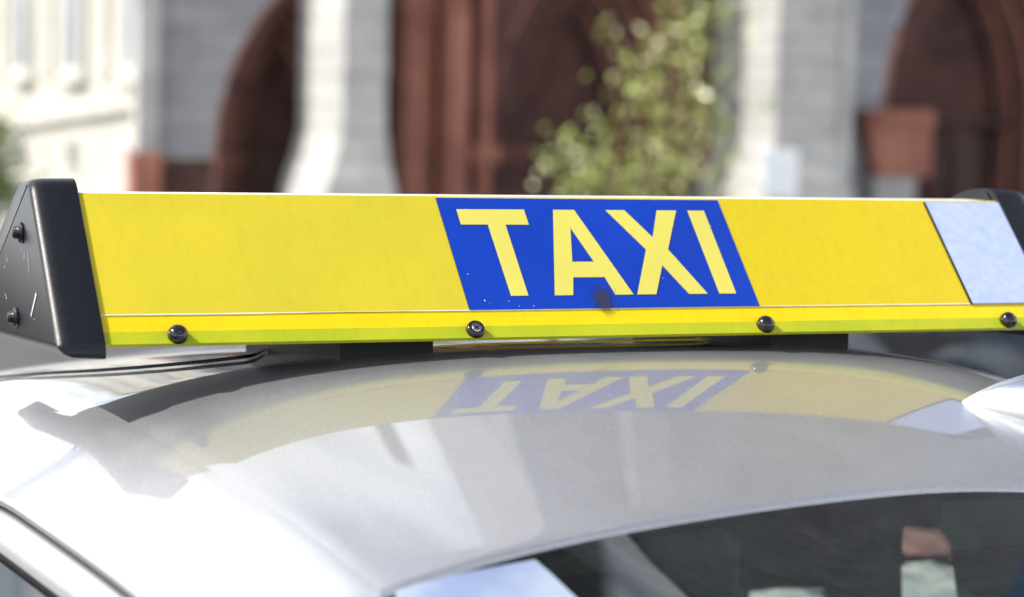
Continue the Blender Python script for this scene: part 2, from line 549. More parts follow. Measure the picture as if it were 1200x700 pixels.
def make_car(label, group):
    car = thing('car', label, 'car', (0, 0, 0), 0, group)
    paint = 'silver_paint'
    # roof panel with a rolled front edge
    dy = [-.0005, .0002, .0025, .006, .012]
    dz = [-.0060, -.0038, -.0018, -.0006, -.0001]
    n = 110
    rows = []
    for i in range(len(dy) + n + 1):
        row = []
        for k in range(81):
            tx = -1 + 2 * k / 80
            q = math.copysign(abs(tx) ** .85, tx)
            f0 = yf(q * XF)
            y = f0 + dy[i] if i < len(dy) else f0 + .024 + (RB - f0 - .024) * ((i - len(dy)) / n)
            c = crease(y)
            x = q * c
            z = roof_z(x, y) + (dz[i] if i < len(dz) else 0)
            z -= .0009 * sstep(c - .008, c, abs(x))      # shallow pressed step towards the rail
            row.append((x, y, z))
        rows.append(row)
    MB().grid(rows).build('roof_panel', paint, car, True)
    # rails, door frames, seals and side glass
    st = [-1.42 + i * .02 for i in range(153)]
    def widen(prof):
        return [(px * .985, pz * .95) for px, pz in prof]
    RW = .116
    def rail_prof(y):
        ex, ez = edge_pt(y)
        yy = min(max(y, RC), RB)
        cx = crease(yy)
        m0 = -camber(yy) * (.1492 * cx + 1.692 * cx ** 3)
        m0 -= .12
        tot = .5 * (m0 - .60) * RW
        out = []
        for k in range(13):
            t = k / 12
            h10, h01, h11 = t ** 3 - 2 * t * t + t, 3 * t * t - 2 * t ** 3, t ** 3 - t * t
            out.append((RW * t, h10 * m0 * RW + h01 * tot + h11 * -.62 * RW - (.0009 if k == 0 else 0)))
        return out, tot
    bead = [(.1175, -.0500), (.1225, -.0520), (.1245, -.0585), (.1215, -.0618)]
    frame = [(.1175, -.0660), (.1235, -.0655), (.1290, -.0680), (.1345, -.0760), (.1380, -.0880), (.1390, -.0960)]
    seal = [(.1392, -.0955), (.1400, -.0990), (.1390, -.1050), (.1340, -.1055)]
    gap = [(.1175, -.053), (.112, -.060), (.1175, -.068)]
    for sx in (-1, 1):
        def sweep(prof, name, material, s_=sx):
            rr = []
            for y in st:
                ex, ez = edge_pt(y)
                if RC < y < RB:
                    k = 1
                else:
                    k = 1 - .45 * sstep(0, .6, max(RC - y, y - RB))
                pp, tot = rail_prof(y)
                pr_ = pp if prof is None else [(px, pz + tot + .0475) for px, pz in widen(prof)]
                rr.append([(s_ * (ex + px * k), y, ez + pz * k) for px, pz in pr_])
            return MB().grid(rr).build(name, material, car, True)
        sweep(None, 'roof_rail', paint)
        sweep(bead, 'trim_bead', paint)
        sweep(gap, 'door_gap', 'black_rubber')
        sweep(frame, 'door_frame', paint)
        sweep(seal, 'window_seal', 'black_rubber')
        rr = []
        for y in st:
            ex, ez = edge_pt(y)
            k = 1 if RC < y < RB else 1 - .45 * sstep(0, .6, max(RC - y, y - RB))
            tot = rail_prof(y)[1]
            x0, z0 = ex + .1345 * k, ez + (tot - .0510) * k
            rr.append([(sx * lerp(x0, .835, t), y, lerp(z0, min(.93, z0 - .01), t)) for t in (0, .33, .66, 1)])
        MB().grid(rr).build('side_window', 'car_glass', car, True)
        ex, ez = edge_pt(.12)
        MB().add([(sx * (ex + .148), .08, ez - .10), (sx * (ex + .148), .16, ez - .10), (sx * .838, .18, .93), (sx * .838, .08, .93)], [(0, 1, 2, 3)]).build('door_pillar', 'black_gloss', car)
    # windscreen and rear window, with a printed black border on the front one
    def screen(name, off, t0, t1, material):
        return MB().grid([[screen_pt((-1 + 2 * k / 40) * 1.004, lerp(t0, t1, i / 24), off) for k in range(41)] for i in range(25)]).build(name, material, car, True)
    ws = screen('windscreen', -.0050, 0, 1, 'car_glass')
    fr = screen('screen_border', -.0075, 0, .010, 'black_gloss')
    fr.parent = ws
    rr = []
    for i in range(17):
        y = lerp(RB + .004, 1.62, i / 16)
        ex, ez = edge_pt(y)
        rr.append([(q * ex, y + .04 * (1 - q * q) * i / 16, ez - .006 + (1 - q * q) * .06) for q in [-1 + k / 12 for k in range(25)]])
    MB().grid(rr).build('rear_window', 'car_glass', car, True)
    # lower body
    def half(y):
        return interp(y, [-2.48, -2.4, -2.2, -1.7, 0, 1.3, 1.9, 2.02], [.52, .68, .79, .86, .872, .86, .78, .66])
    def belt(y):
        return interp(y, [-2.48, -2.4, -2.25, -1.5, -1.42, 1.62, 1.9, 2.02], [.52, .64, .74, .90, .935, .955, .94, .80])
    def sill(y):
        z = .22
        for ax in (-1.72, 1.02):
            if abs(y - ax) < .35:
                z = max(z, .30 + math.sqrt(.35 ** 2 - (y - ax) ** 2))
        return z
    def section(y, top):
        w, zb, zs = half(y), belt(y), sill(y)
        zs = min(zs, zb - .06)
        pts = [(w * .95, zs)]
        for t, k in ((.18, .985), (.4, 1.0), (.62, .998), (.82, .985), (1, .955)):
            pts.append((w * k, lerp(zs, zb, t)))
        if top:
            for k, dzz in ((.90, .022), (.75, .045), (.45, .065), (.15, .072)):
                pts.append((w * k, zb + dzz))
        return pts
    def loft(name, ya, yb, top, n=22, sides=(1,)):
        rr = []
        for i in range(n + 1):
            y = lerp(ya, yb, i / n)
            h = section(y, top)
            if top:
                rr.append([(x, y, z) for x, z in h] + [(-x, y, z) for x, z in reversed(h)])
            else:
                rr.append([(sides[0] * x, y, z) for x, z in h])
        return MB().grid(rr).build(name, paint, car, True)
    loft('bonnet', -2.48, -1.425, True)
    loft('boot', 1.625, 2.02, True, 10)
    for sx in (-1, 1):
        fd = loft('front_door', -1.42, .10, False, 24, (sx,))
        MB().box(sx * .872 - .012, sx * .872 + .012, -.15, .03, .80, .825, .006).build('door_handle', paint, fd)
        rd = loft('rear_door', .105, 1.62, False, 24, (sx,))
        MB().box(sx * .868 - .012, sx * .868 + .012, .62, .80, .81, .835, .006).build('door_handle', paint, rd)
        mir = node('side_mirror', car)
        MB().box(sx * .99 - .10, sx * .99 + .10, -1.22, -1.12, .93, 1.07, .03).build('mirror_shell', paint, mir, True)
        MB().box(sx * .86 - .04, sx * .86 + .04, -1.20, -1.14, .93, .97, .01).build('mirror_arm', 'black_plastic', mir)
        MB().box(sx * .55 - .16, sx * .55 + .16, -2.46, -2.30, .56, .68, .04).build('headlight', 'lamp_lens', car, True)
        MB().box(sx * .62 - .12, sx * .62 + .12, 1.93, 2.035, .66, .84, .03).build('tail_light', 'red_lens', car, True)
        for ay in (-1.72, 1.02):
            wh = node('wheel', car)
            MB().lathe([(-.10, .24), (-.10, .29), (-.07, .31), (.07, .31), (.10, .29), (.10, .23), (.06, .21)], (sx * .76, ay, .31), (sx, 0, 0), 32).build('tyre', 'tyre', wh, True)
            MB().lathe([(.05, .215), (.09, .20), (.07, .17), (.075, .05), (.09, .04), (.09, 0)], (sx * .76, ay, .31), (sx, 0, 0), 24).build('rim', 'alloy', wh, True)
    MB().box(-.60, .60, -2.50, -2.44, .27, .46, .02).build('front_bumper', 'black_plastic', car)
    MB().box(-.30, .30, -2.492, -2.45, .48, .58, .01).build('grille', 'black_gloss', car)
    MB().box(-.62, .62, 1.98, 2.05, .30, .50, .02).build('rear_bumper', paint, car)
    MB().box(-.80, .80, -1.60, 1.70, .20, .34).build('floor_pan', 'interior', car)
    MB().box(-.78, .78, -1.40, -.95, .62, .93, .05).build('dashboard', 'interior', car)
    MB().box(-.60, .60, 1.20, 1.66, .60, .96, .03).build('parcel_shelf', 'interior', car)
    MB().grid([[(x * crease(y) * .97, y, roof_z(x * crease(y), y) - .03) for x in [-1 + .1 * k for k in range(21)]] for y in [RF + .06 + i * .09 for i in range(16)]]).build('headlining', 'interior', car, True)
    for sx in (-1, 1):
        se = node('front_seat', car)
        MB().box(sx * .38 - .24, sx * .38 + .24, -.35, .15, .40, .58, .05).build('seat_cushion', 'seat_fabric', se, True)
        MB().box(sx * .38 - .23, sx * .38 + .23, .05, .20, .55, 1.12, .05).build('seat_back', 'seat_fabric', se, True)
        MB().box(sx * .38 - .13, sx * .38 + .13, .10, .20, 1.13, 1.31, .035).build('headrest', 'seat_fabric', se, True)
        vs = MB().box(sx * .32 - .19, sx * .32 + .19, -.46, -.34, 1.300, 1.312, .005).build('sun_visor', 'seat_fabric', car)
    rs = node('rear_seat', car)
    MB().box(-.62, .62, .75, .92, .5, 1.10, .05).build('seat_back', 'seat_fabric', rs, True)
    MB().box(-.62, .62, .35, .85, .38, .55, .05).build('seat_cushion', 'seat_fabric', rs, True)
    rm = node('rear_view_mirror', car)
    MB().box(-.12, .12, -.66, -.63, 1.13, 1.19, .012).build('mirror_shell', 'black_plastic', rm)
    MB().tube([(0, -.645, 1.18), (0, -.70, 1.285)], .008).build('mirror_stem', 'black_plastic', rm)
    sw = []
    for k in range(25):
        a = 2 * math.pi * k / 24
        sw.append((.38 + .18 * math.cos(a), -.86 + .05 * math.sin(a), .90 + .17 * math.sin(a)))
    MB().tube(sw, .014, 8, False).build('steering_wheel', 'black_plastic', car, True)
    return car

taxi = make_car('silver saloon car carrying the long yellow taxi sign on its roof', 'silver saloon cars standing in the street')
def on_screen(name, poly, material, off, th, label, cat):
    n = len(poly)
    vs = [screen_pt(q, t, off) for q, t in poly] + [screen_pt(q, t, off - th) for q, t in poly]
    fs = [(i, (i + 1) % n, n + (i + 1) % n, n + i) for i in range(n)] + [tuple(range(n))[::-1], tuple(range(n, 2 * n))]
    return tag(obj(name, vs, fs, material), label, cat)
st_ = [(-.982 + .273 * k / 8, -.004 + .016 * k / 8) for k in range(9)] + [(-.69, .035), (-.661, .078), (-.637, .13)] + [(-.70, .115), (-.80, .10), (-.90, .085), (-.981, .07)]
on_screen('sun_film', st_, 'sky_film', -.0036, .0008, 'pale blue film stuck across the upper corner of the windscreen', 'film')  # sky reflection painted as a pale blue patch on the glass
on_screen('permit_sticker', [(-.03, .109), (.03, .110), (.078, .111), (-.04, .2), (-.141, .192)], 'card', -.0038, .0007, 'pale green sticker on the windscreen below a reddish sticker', 'sticker')  # bright reflection painted as a soft pale patch
on_screen('windscreen_sticker', [(.055, .056), (.085, .052), (.125, .064), (.112, .088), (.082, .107), (.02, .106), (-.023, .105), (.012, .082)], 'red_fabric', -.0039, .0007, 'small faded reddish sticker on the windscreen', 'sticker')  # reddish reflection in the glass, painted as a soft patch
on_screen('permit_sticker', [(-.357, .116), (-.30, .118), (-.221, .129), (-.269, .178), (-.4, .16)], 'card', -.0038, .0007, 'pale green sticker on the windscreen standing apart from the reddish one', 'sticker')  # second pale reflection, painted the same way

def roof_path(pts, lift):
    out = []
    for x, y in pts:
        out.append((x, y, roof_z(x, y) + lift))
    return out
def smooth_path(pts, n=8):
    out = []
    for i in range(len(pts) - 1):
        p0, p1, p2, p3 = [Vector(pts[min(max(j, 0), len(pts) - 1)]) for j in (i - 1, i, i + 1, i + 2)]
        for k in range(n):
            t = k / n
            out.append(.5 * ((2 * p1) + (p2 - p0) * t + (2 * p0 - 5 * p1 + 4 * p2 - p3) * t * t + (3 * p1 - p0 - 3 * p2 + p3) * t ** 3))
    out.append(Vector(pts[-1]))
    return out

# chrome aerial foot standing on the front edge of the taxi's roof
AX, AY = .362, -.225
ae = thing('aerial', 'low chrome teardrop aerial foot on the silver roof before the taxi sign', 'aerial', (AX, AY, roof_z(AX, AY)))
tipx, tipy = AX - .068 * rgt.x, AY - .068 * rgt.y
ax_ = Vector((.068 * rgt.x, .068 * rgt.y, roof_z(AX, AY) - roof_z(tipx, tipy) + .010)).normalized()
MB().lathe([(-.070, 0), (-.067, .003), (-.055, .011), (-.035, .021), (-.008, .031), (.03, .038), (.055, .034), (.07, .0)], (.0, 0, .010), ax_, 32).build('housing', 'chrome', ae, True)
MB().lathe([(-.008, 0), (-.006, .012), (0, .015), (.008, .013), (.010, 0)], (.008, -.034, .014), (-.2, -1, .05), 16).build('plug', 'black_rubber', ae, True)
MB().lathe([(-.004, .030), (.002, .030), (.004, .026)], (.01, -.002, 0), (0, 0, 1), 24).build('gasket', 'black_rubber', ae, True)

# ------------------------------------------------------------------ the taxi sign
TAU = R(43.44)
ST, CT = math.sin(TAU), math.cos(TAU)
sign = thing('taxi_sign', 'long yellow roof sign with blue panel lettered TAXI and black end caps', 'sign', (0, 0, ZO))
def F(x, s, h=0):                                    # sloping front face: along, up the slope, proud of it
    return Vector((x, s * ST - h * CT, s * CT + h * ST))
def slab(name, poly, h0, h1, material, parent):
    n = len(poly)
    vs = [F(x, s, h0) for x, s in poly] + [F(x, s, h1) for x, s in poly]
    fs = [(i, (i + 1) % n, n + (i + 1) % n, n + i) for i in range(n)] + [tuple(range(n))[::-1], tuple(range(n, 2 * n))]
    return obj(name, vs, fs, material, parent)
XS = .552
panel = slab('front_panel', [(-XS, -.0195), (XS, -.0195), (XS, .1545), (-XS, .1545)], -.004, 0, 'yellow_panel', sign)
film = slab('yellow_film', [(-XS, .0), (-.1675, .0), (-.1675, .1535), (-XS, .1535)], .0002, .0009, 'worn_film', panel)
film['label'] = 'faded greenish yellow film'
slab('yellow_film', [(.1705, .0), (.441, .0), (.441, .1535), (.1705, .1535)], .0002, .0009, 'yellow_film', panel)
slab('base_trim', [(-XS, -.0345), (XS, -.0345), (XS, -.0197), (-XS, -.0197)], -.004, .0004, 'green_trim', sign)  # lower lip of the face, its shade painted in green
slab('film_edge', [(-XS, -.0001), (-.42, -.0006), (-.30, .0003), (-.12, -.0005), (.15, .0001), (.441, -.0005), (.441, .0006), (-XS, .0006)], .0002, .0012, 'white_trim', panel)
blue = slab('blue_panel', [(-.167, .0003), (.170, .0003), (.170, .1508), (-.167, .1508)], .0011, .0017, 'blue_film', panel)
def letter(name, outer, hole=None):
    bm = bmesh.new()
    def loop(pts):
        vs = [bm.verts.new(F(x, s, .0018)) for x, s in pts]
        return [bm.edges.new((vs[i], vs[(i + 1) % len(vs)])) for i in range(len(vs))]
    es = loop(outer)
    if hole:
        es += loop(hole)
    bmesh.ops.triangle_fill(bm, edges=es, use_beauty=True)
    bmesh.ops.recalc_face_normals(bm, faces=bm.faces)
    ret = bmesh.ops.extrude_face_region(bm, geom=list(bm.faces))
    for g in ret['geom']:
        if isinstance(g, bmesh.types.BMVert):
            g.co += F(0, 0, .0006) - F(0, 0, 0)
    bmesh.ops.recalc_face_normals(bm, faces=bm.faces)
    me = bpy.data.meshes.new(name)
    bm.to_mesh(me)
    bm.free()
    me.materials.append(MATS['letter_film'])
    o = bpy.data.objects.new(name, me)
    COL.objects.link(o)
    o.parent = blue
    return o
LO, HI = .0174, .1343
letter('letter', [(-.148, HI), (-.0705, HI), (-.0705, .1133), (-.0975, .1133), (-.0975, LO), (-.1168, LO), (-.1175, .1133), (-.148, .1133)])
letter('letter', [(-.0361, HI), (-.0114, HI), (.0237, LO), (.0028, LO), (-.0027, .0412), (-.0396, .0412), (-.0465, LO), (-.0674, LO)],
       [(-.0229, .1096), (-.0089, .0622), (-.0345, .0622)])
letter('letter', [(.0264, HI), (.049, HI), (.0713, .0958), (.0885, HI), (.1125, HI), (.0845, .079), (.1122, LO), (.0901, LO), (.0706, .0572), (.0506, LO), (.0281, LO), (.058, .079)])
letter('letter', [(.1268, HI), (.1470, HI), (.1470, LO), (.1268, LO)])
plate = slab('licence_plate', [(.4440, -.0005), (.5485, -.0005), (.5485, .1500), (.4440, .1500)], .0003, .0026, 'plate_film', sign)
plate['label'] = 'blank pale blue metal plate on the yellow face'
slab('plate_edge', [(.4424, -.0012), (.4439, -.0012), (.4439, .1502), (.4424, .1502)], .0003, .0024, 'black_rubber', plate)
slab('plate_edge', [(.4440, .1502), (.5485, .1502), (.5485, .1510), (.4440, .1510)], .0003, .0020, 'black_rubber', plate)
# dark stain that runs down over the panel edge
pz_ = [(-.040, -.020), (.012, -.020), (.012, .042), (-.040, .042)]
obj('stain', [F(x, q, .0030) for x, q in pz_], [(0, 1, 2, 3)], 'smudge', sign)
# dust specks stuck to the blue film
rq = random.Random(12)
dk = MB()
for k in range(11):
    if k < 6:
        cx, cq = rq.uniform(-.15, -.09), rq.uniform(.003, .014)
    else:
        cx, cq = rq.uniform(-.16, .16), rq.uniform(.01, .145)
    rr_ = rq.uniform(.00025, .0008)
    dk.add([F(cx + rr_ * math.cos(a) * rq.uniform(.5, 1.2), cq + rr_ * math.sin(a) * rq.uniform(.5, 1.2), .0027) for a in [j * 1.0472 for j in range(6)]], [tuple(range(6))])
dk.build('dust_specks', 'white_trim', blue)['kind'] = 'stuff'
# screws along the lower edge
for i, sx in enumerate((-.4751, -.168, .1675, .4803)):
    o_ = F(sx, -.0258, .0004)
    ax = F(0, 0, 1)
    sc = node('screw', sign)
    if i == 1:
        MB().lathe([(0, .0095), (.004, .0095), (.0065, .0085), (.0065, .0055), (.004, .0050)], o_, ax, 24).build('screw_cup', 'black_gloss', sc, True)
        hd = MB().lathe([(.003, .0051), (.0055, .0051), (.0062, .0040), (.0062, 0)], o_, ax, 20).build('screw_head', 'screw_steel', sc)
        q = MB()
        for rot in (.6, .6 + math.pi / 2):
            c_, s_ = math.cos(rot), math.sin(rot)
            pl = [(sx + a * c_ - b * s_, -.0258 + a * s_ + b * c_) for a, b in ((-.0033, -.0007), (.0033, -.0007), (.0033, .0007), (-.0033, .0007))]
            q.add([F(x, s, .0067 + (.00003 if rot > 1 else 0)) for x, s in pl], [(0, 1, 2, 3)])
        q.build('cross_slot', 'black_rubber', hd.parent)
    else:
        MB().lathe([(0, .0098), (.004, .0098), (.0075, .0085), (.0100, .0055), (.0110, 0)], o_, ax, 20).build('screw_cap', 'black_gloss', sc, True)
# top strip, back panel, base tray
YT0, ZT = .1535 * ST, .1535 * CT
MB().box(-XS, XS, YT0 + .002, .166, ZT - .005, ZT - .0002).build('top_strip', 'white_trim', sign)
bk = [(.1665, ZT - .001), (.422, -.012), (.422, -.016), (.1665, ZT - .005)]
MB().prism(bk, 0, -XS, XS).build('back_panel', 'yellow_panel', sign)
MB().box(-XS, XS, -.016, .424, -.0245, -.0205).build('base_tray', 'black_plastic', sign)
# end caps, lofted from a rounded profile
def fillet(poly, rad, n=6):
    out = []
    m_ = len(poly)
    for i in range(m_):
        p, a, b = Vector(poly[i]), Vector(poly[i - 1]), Vector(poly[(i + 1) % m_])
        r_ = rad[i] if isinstance(rad, (list, tuple)) else rad
        da, db = (a - p).normalized(), (b - p).normalized()
        s, e = p + da * r_, p + db * r_
        for k in range(n + 1):
            t = k / n
            out.append((1 - t) ** 2 * s + 2 * t * (1 - t) * p + t * t * e)
    return out
PROF = fillet([(-.0315, -.0390), (-.0300, -.0250), (.1130, .1255), (.172, .1268), (.43, -.012), (.447, -.062)], [.0068, .0072, .012, .05, .03, .012])
def inset(poly, d, zmin):
    n = len(poly)
    out = []
    for i in range(n):
        t = (Vector(poly[(i + 1) % n]) - Vector(poly[i - 1])).normalized()
        nn = Vector((-t.y, t.x))
        p = Vector(poly[i]) - nn * d
        bottom = -.0375 - .051 * (p.x + .0335)
        out.append((p.x, max(p.y, bottom + zmin)))
    return out
cen = Vector((.15, .03))
tst = inset(PROF, .01, -9)
SG = 1 if sum((Vector(p) - cen).length for p in tst) < sum((Vector(p) - cen).length for p in PROF) else -1
caps = []
for sx in (-1, 1):
    rings = [(.546, .004, 0), (.5465, 0, 0), (.553, 0, 0), (.578, .0006, .002), (.5855, .0018, .005), (.5895, .0036, .009), (.5915, .0058, .013), (.592, .0068, .015)]
    cp_ = MB()
    nP = len(PROF)
    vs = []
    for x, d, zm in rings:
        vs += [(sx * x, p[0], p[1]) for p in inset(PROF, SG * d, zm)]
    fs = []
    for i in range(len(rings) - 1):
        for k in range(nP):
            fs.append((i * nP + k, i * nP + (k + 1) % nP, (i + 1) * nP + (k + 1) % nP, (i + 1) * nP + k))
    fs.append(tuple(range((len(rings) - 1) * nP, len(rings) * nP)))
    fs.append(tuple(range(nP))[::-1])
    cp_.add(vs, fs)
    c = cp_.build('end_cap', 'black_plastic', sign, True)
    for p_ in c.data.polygons:
        if len(p_.vertices) > 4:
            p_.use_smooth = False
    try:
        c.data.set_sharp_from_angle(angle=R(40))
    except Exception:
        pass
    for (by, bz) in ((.150, .070), (.175, -.018)):
        b = MB()
        b.lathe([(-.002, .0105), (.0025, .0105), (.0035, .0095), (.0035, .0065), (.008, .0065), (.0095, .0050), (.0097, 0)], (sx * .592, by, bz), (sx, 0, 0), 12)
        b.build('bolt', 'black_plastic', c, True)
    if sx < 0:
        MB().add([(-.5926, .070, .015), (-.5926, .075, .0165), (-.5926, .100, -.0085), (-.5926, .098, -.0105)], [(0, 1, 2, 3)]).build('scratch_mark', 'scratch', c)
        rs_ = random.Random(3)
        spk = MB()
        for k in range(14):
            y_, z_ = rs_.uniform(.07, .26), rs_.uniform(-.012, .09)
            if z_ > .11 - abs(y_ - .12) * .6:
                continue
            a_ = rs_.uniform(0, 3.14)
            l_, w_ = rs_.uniform(.0008, .004) * (4 if k % 9 == 0 else 1), rs_.uniform(.0002, .0005)
            dv, wv = Vector((0, math.cos(a_), math.sin(a_))), Vector((0, -math.sin(a_), math.cos(a_)))
            p_ = Vector((-.59255, y_, z_))
            spk.add([p_ - dv * l_ - wv * w_, p_ + dv * l_ - wv * w_, p_ + dv * l_ + wv * w_, p_ - dv * l_ + wv * w_], [(0, 1, 2, 3)])
        spk.build('fine_scratches', 'scratch', c)['kind'] = 'stuff'
MB().lathe([(0, .012), (.006, .016), (.016, .016), (.022, .011), (.024, 0)], (.592, .13, .098), (1, 0, .1), 18).build('end_knob', 'black_gloss', sign, True)
# feet under the tray, following the roof
for fx in (-.2475, .2475):
    vs = []
    ysf = [.022, .10, .20, .30, .36]
    for y in ysf:
        for x in (fx - .05, fx + .05):
            vs.append((x, y, roof_z(x, y) - ZO - .002))
            vs.append((x, y, -.030))
    fs = []
    for i in range(len(ysf) - 1):
        a = i * 4
        fs += [(a, a + 4, a + 6, a + 2), (a + 1, a + 3, a + 7, a + 5), (a, a + 1, a + 5, a + 4), (a + 2, a + 6, a + 7, a + 3)]
    fs += [(0, 2, 3, 1), (16, 17, 19, 18)]
    ft = obj('foot', vs, fs, 'black_rubber', sign)
# cable lying on the roof, and a reflection line
pts = [(x, y, z - ZO) for x, y, z in roof_path([(-.30, .28), (-.34, .19), (-.37, .187), (-.42, .226), (-.476, .302), (-.53, .42), (-.56, .56), (-.588, .68)], .0032)]
MB().tube(smooth_path(pts), .0019, 8).build('power_cable', 'black_gloss', sign, True)
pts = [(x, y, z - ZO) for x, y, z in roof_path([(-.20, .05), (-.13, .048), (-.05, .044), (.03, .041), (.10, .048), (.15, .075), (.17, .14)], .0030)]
MB().tube(smooth_path(pts), .0012, 8).build('signal_cable', 'yellow_cable', sign, True)  # yellow reflection line on the roof, added as a thin tube

# ------------------------------------------------------------------ another car of the same kind further back
car2 = copy_tree(taxi)
car2['label'] = 'silver saloon car without a roof sign, standing behind the taxi'
car2.location = (2.15, 3.1, 0)
car2.rotation_euler = (0, 0, R(-8))

# ------------------------------------------------------------------ the church
church = thing('church', 'tall grey granite church front with red sandstone arched portals', 'church', tuple(P0), PHI)
def arch_pts(c, a, spring, Rr, n=14):
    """pointed arch, left springing over the apex to the right springing"""
    left = []
    h = math.sqrt(Rr * Rr - (Rr - a) ** 2)
    a_end = math.asin(h / Rr)
    for k in range(n + 1):
        t = a_end * k / n
        left.append((c - a + Rr - Rr * math.cos(t), spring + Rr * math.sin(t)))
    return left + [(2 * c - x, z) for x, z in reversed(left[:-1])]
def arch_wall(name, s0, s1, z0, z1, c, a, spring, Rr, d0, d1, material, parent):
    ap = [(c - a, z0)] + arch_pts(c, a, spring, Rr) + [(c + a, z0)]
    mb = MB()
    mid = len(ap) // 2
    for i in range(mid):
        (xa, za), (xb, zb) = ap[i], ap[i + 1]
        mb.add([(s0, d0, za), (xa, d0, za), (xb, d0, zb), (s0, d0, zb)], [(0, 1, 2, 3)])
    for i in range(mid, len(ap) - 1):
        (xa, za), (xb, zb) = ap[i], ap[i + 1]
        mb.add([(s1, d0, za), (xa, d0, za), (xb, d0, zb), (s1, d0, zb)], [(0, 1, 2, 3)])
    zt = ap[mid][1]
    mb.add([(s0, d0, zt), (s1, d0, zt), (s1, d0, z1), (s0, d0, z1)], [(0, 1, 2, 3)])
    for i in range(len(ap) - 1):
        (xa, za), (xb, zb) = ap[i], ap[i + 1]
        mb.add([(xa, d0, za), (xb, d0, zb), (xb, d1, zb), (xa, d1, za)], [(0, 1, 2, 3)])
    return mb.build(name, material, parent)
def portal(c, a, spring, Rr, orders, d0, step, inst, rad):
    """recessed orders: shafts with capitals and bases, arch rolls above, door at the back"""
    pt = node('portal', church)
    for i in range(orders):
        ai = a - i * inst
        d = d0 + i * step
        Ri = Rr - i * inst
        ap = arch_pts(c, ai, spring, Ri, 12)
        mtl = 'sandstone'
        MB().tube([(x, d, z) for x, z in ap], rad, 8).build('arch_roll', mtl, pt, True)
        # stepped reveal behind each roll
        pa = [(c - ai, .12)] + ap + [(c + ai, .12)]
        pb = [(c - ai + inst, .12)] + arch_pts(c, ai - inst, spring, Ri - inst, 12) + [(c + ai - inst, .12)]
        rv = MB()
        for k in range(len(pa) - 1):
            rv.add([(pa[k][0], d + .02, pa[k][1]), (pa[k + 1][0], d + .02, pa[k + 1][1]), (pb[k + 1][0], d + .02, pb[k + 1][1]), (pb[k][0], d + .02, pb[k][1])], [(0, 1, 2, 3)])
            rv.add([(pb[k][0], d + .02, pb[k][1]), (pb[k + 1][0], d + .02, pb[k + 1][1]), (pb[k + 1][0], d + step + .02, pb[k + 1][1]), (pb[k][0], d + step + .02, pb[k][1])], [(0, 1, 2, 3)])
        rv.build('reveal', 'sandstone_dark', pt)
        for sgn in (-1, 1):
            x = c + sgn * ai
            MB().lathe([(.12, rad * 1.6), (.30, rad * 1.6), (.34, rad * 1.2), (.38, rad * .95), (spring - .28, rad * .9), (spring - .22, rad * 1.2), (spring - .06, rad * 1.75), (spring, rad * 1.8)], (x, d, 0), (0, 0, 1), 10).build('shaft', mtl, pt, True)
    ai = a - orders * inst
    d = d0 + orders * step
    MB().add([(c - ai, d, .12), (c + ai, d, .12), (c + ai, d, spring), (c - ai, d, spring)], [(0, 1, 2, 3)]).build('door', 'oak_door', pt)
    ap = arch_pts(c, ai, spring, Rr - orders * inst, 12)
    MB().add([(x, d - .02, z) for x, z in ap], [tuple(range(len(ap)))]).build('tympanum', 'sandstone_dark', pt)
    return pt
H0 = .12
# left aisle wall with its arch, running in behind the tower
arch_wall('aisle_wall', -5.10, -2.45, H0, 8.5, -3.12, 1.05, 1.0, 3.15, 0, .10, 'granite_wall', church)
portal(-3.12, 1.05, 1.0, 3.15, 4, .06, .26, .17, .062)
MB().box(-4.94, -4.20, -.06, -.002, H0, .94, .02).build('plinth', 'sandstone_dark', church)
MB().box(-4.96, -4.18, -.10, -.002, .94, 1.01, .02).build('string_course', 'granite', church)
MB().box(-5.24, -4.95, -.36, .0, 1.0, 8.5, .02).build('corner_pier', 'granite', church)
MB().box(-5.32, -4.93, -.46, .0, H0, 1.0, .02).build('pier_plinth', 'sandstone', church)
